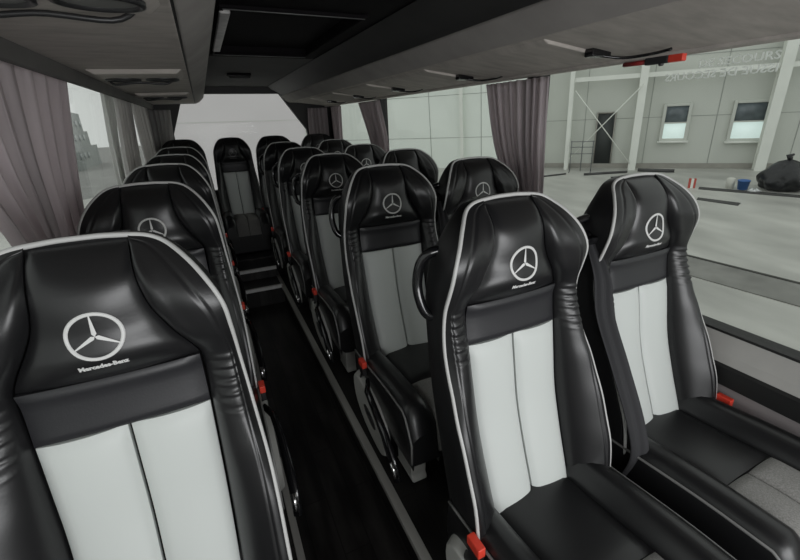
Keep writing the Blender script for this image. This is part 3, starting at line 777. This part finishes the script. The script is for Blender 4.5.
tag(hall(m, 'marker_block', [mat('faded_red', (.50, .09, .07), .5, noise=(20, .1, (1, 1, 1))), PANEL2], smooth=False), 'small red and white striped marker block on the hall floor', 'marker')
def matstrip(label, pts):
    m = MB(); n = len(pts); m.add([(a, b, .0) for a, b in pts]+[(a, b, .008) for a, b in pts], [tuple(range(n)), tuple(range(n, 2*n))]+[(i, (i+1) % n, n+(i+1) % n, n+i) for i in range(n)])
    tag(hall(m, 'floor_mat', mat('dark_mat', (.06, .06, .058), .8, noise=(6, .2, (1, 1, 1))), smooth=False), label, 'mat', 'dark strips on the hall floor')
matstrip('farther dark strip on the hall floor, reaching under the rubbish bag', [(1.85, 10.2), (3.6, 9.6), (3.7, 9.8), (1.9, 10.42)])
matstrip('nearer short dark strip on the hall floor', [(1.70, 9.30), (2.28, 8.95), (2.36, 9.15), (1.74, 9.48)])
# darker recessed lane (service pit edge) along the floor
m = MB()
P = [((.2, 6.70), (.2, 5.85), 0), ((5.5, 3.60), (5.5, 2.75), 0)]
def lane(name_m, a, b, w0, w1, z, mt, lab, cat):
    d = Vector((b[0]-a[0], b[1]-a[1])).normalized(); nrm = Vector((-d.y, d.x)); q = [Vector(a)+nrm*w0, Vector(b)+nrm*w0, Vector(b)+nrm*w1, Vector(a)+nrm*w1]
    m = MB(); m.add([(p.x, p.y, 0) for p in q]+[(p.x, p.y, z) for p in q], [(0, 1, 2, 3), (4, 5, 6, 7), (0, 1, 5, 4), (1, 2, 6, 5), (2, 3, 7, 6), (3, 0, 4, 7)])
    tag(hall(m, name_m, mt, smooth=False), lab, cat)
lane('pit_edge_strip', (-.5, 7.21), (6, 3.13), -.022, .022, .02, mat('pit_edge', (.05, .05, .045), .8, noise=(5, .1, (1, 1, 1))), 'thin dark edge line crossing the hall floor beside the window', 'floor strip')
lane('pit_cover', (-.5, 7.21), (6, 3.13), -.60, -.023, .012, mat('plank_concrete', (.215, .215, .20), .8, noise=(2, .25, (1, 1, 1))), 'darker grey boarded lane on the hall floor below the edge line', 'floor strip')

# wall behind the coach, and what stands outside on the left
m = MB(); m.box(-1.0, 2.6, 8.2, 8.4, -1.6, 6, 0)
for x in (1.9,): m.box(x, x+.02, 8.19, 8.2, -1.6, 6, 1)
for z in (1.55, 2.6): m.box(-1.0, 2.6, 8.195, 8.2, z, z+.008, 1)
tag(m.build('wall_hall_back', [mat('rear_white_panel', (.74, .70, .72), .7, noise=(.8, .03, (1, 1, 1))), PANEL], smooth=False), kind='structure')
BPANE = mat('building_pane', (.30, .33, .33), .3, noise=(2, .1, (1, 1, 1)))
GB = mat('grey_render', (.30, .32, .31), .8, noise=(1.5, .12, (1, 1, 1)))
b = empty('distant_building', (-9, 44, -1.6)); tag(b, 'hazy grey stepped building seen through the left window', 'building')
m = MB(); m.box(-4, 0, -3.5, 1.0, 0, 4.3); m.box(-4, 0, 1.0, 2.3, 0, 2.9); m.box(-4, 0, 2.3, 4.6, 0, 1.7); m.prism([(-4, 4.3), (0, 4.3), (-2, 4.9)], -3.5, .4); m.build('building_walls', GB, b, smooth=False)
for yy in (-2.6, -1.2, .1):
    for zz in (.8, 2.2, 3.3):
        m = MB(); m.box(-.02, .04, yy, yy+.6, zz, zz+.45); m.build('building_window', BPANE, b)
gm = MB(); gm.box(-60, -1.6, -12, 90, -1.9, -1.6); tag(gm.build('ground', mat('yard_ground', (.30, .30, .29), .9, noise=(1, .15, (1, 1, 1))), smooth=False), kind='structure')

# ------------------------------------------------------------------ light
w = bpy.data.worlds.new('world'); SC.world = w; w.use_nodes = True
bg = w.node_tree.nodes['Background']; bg.inputs[0].default_value = (.975, 1.0, .99, 1); bg.inputs[1].default_value = .76
def area(name, loc, target, sx, sz, power, col=(1, 1, 1)):
    d = bpy.data.lights.new(name, 'AREA'); d.shape = 'RECTANGLE'; d.size = sx; d.size_y = sz; d.energy = power; d.color = col
    o = bpy.data.objects.new(name, d); COL.objects.link(o); o.location = loc
    o.rotation_euler = (Vector(target)-Vector(loc)).to_track_quat('-Z', 'Y').to_euler(); return o
# daylight through the windscreen in front of the camera
area('windscreen_daylight', (.45, -1.75, 1.26), (.45, 1.0, 1.08), 1.5, .55, 20, (.98, .99, 1))

SC.view_settings.view_transform = 'Standard'; SC.view_settings.look = 'None'
SC.view_settings.gamma = 1; SC.view_settings.exposure = 0; SC.view_settings.use_curve_mapping = False
SC.cycles.max_bounces = 8; SC.cycles.transparent_max_bounces = 12
SC.cycles.use_denoising = True
SC.cycles.sample_clamp_indirect = 6
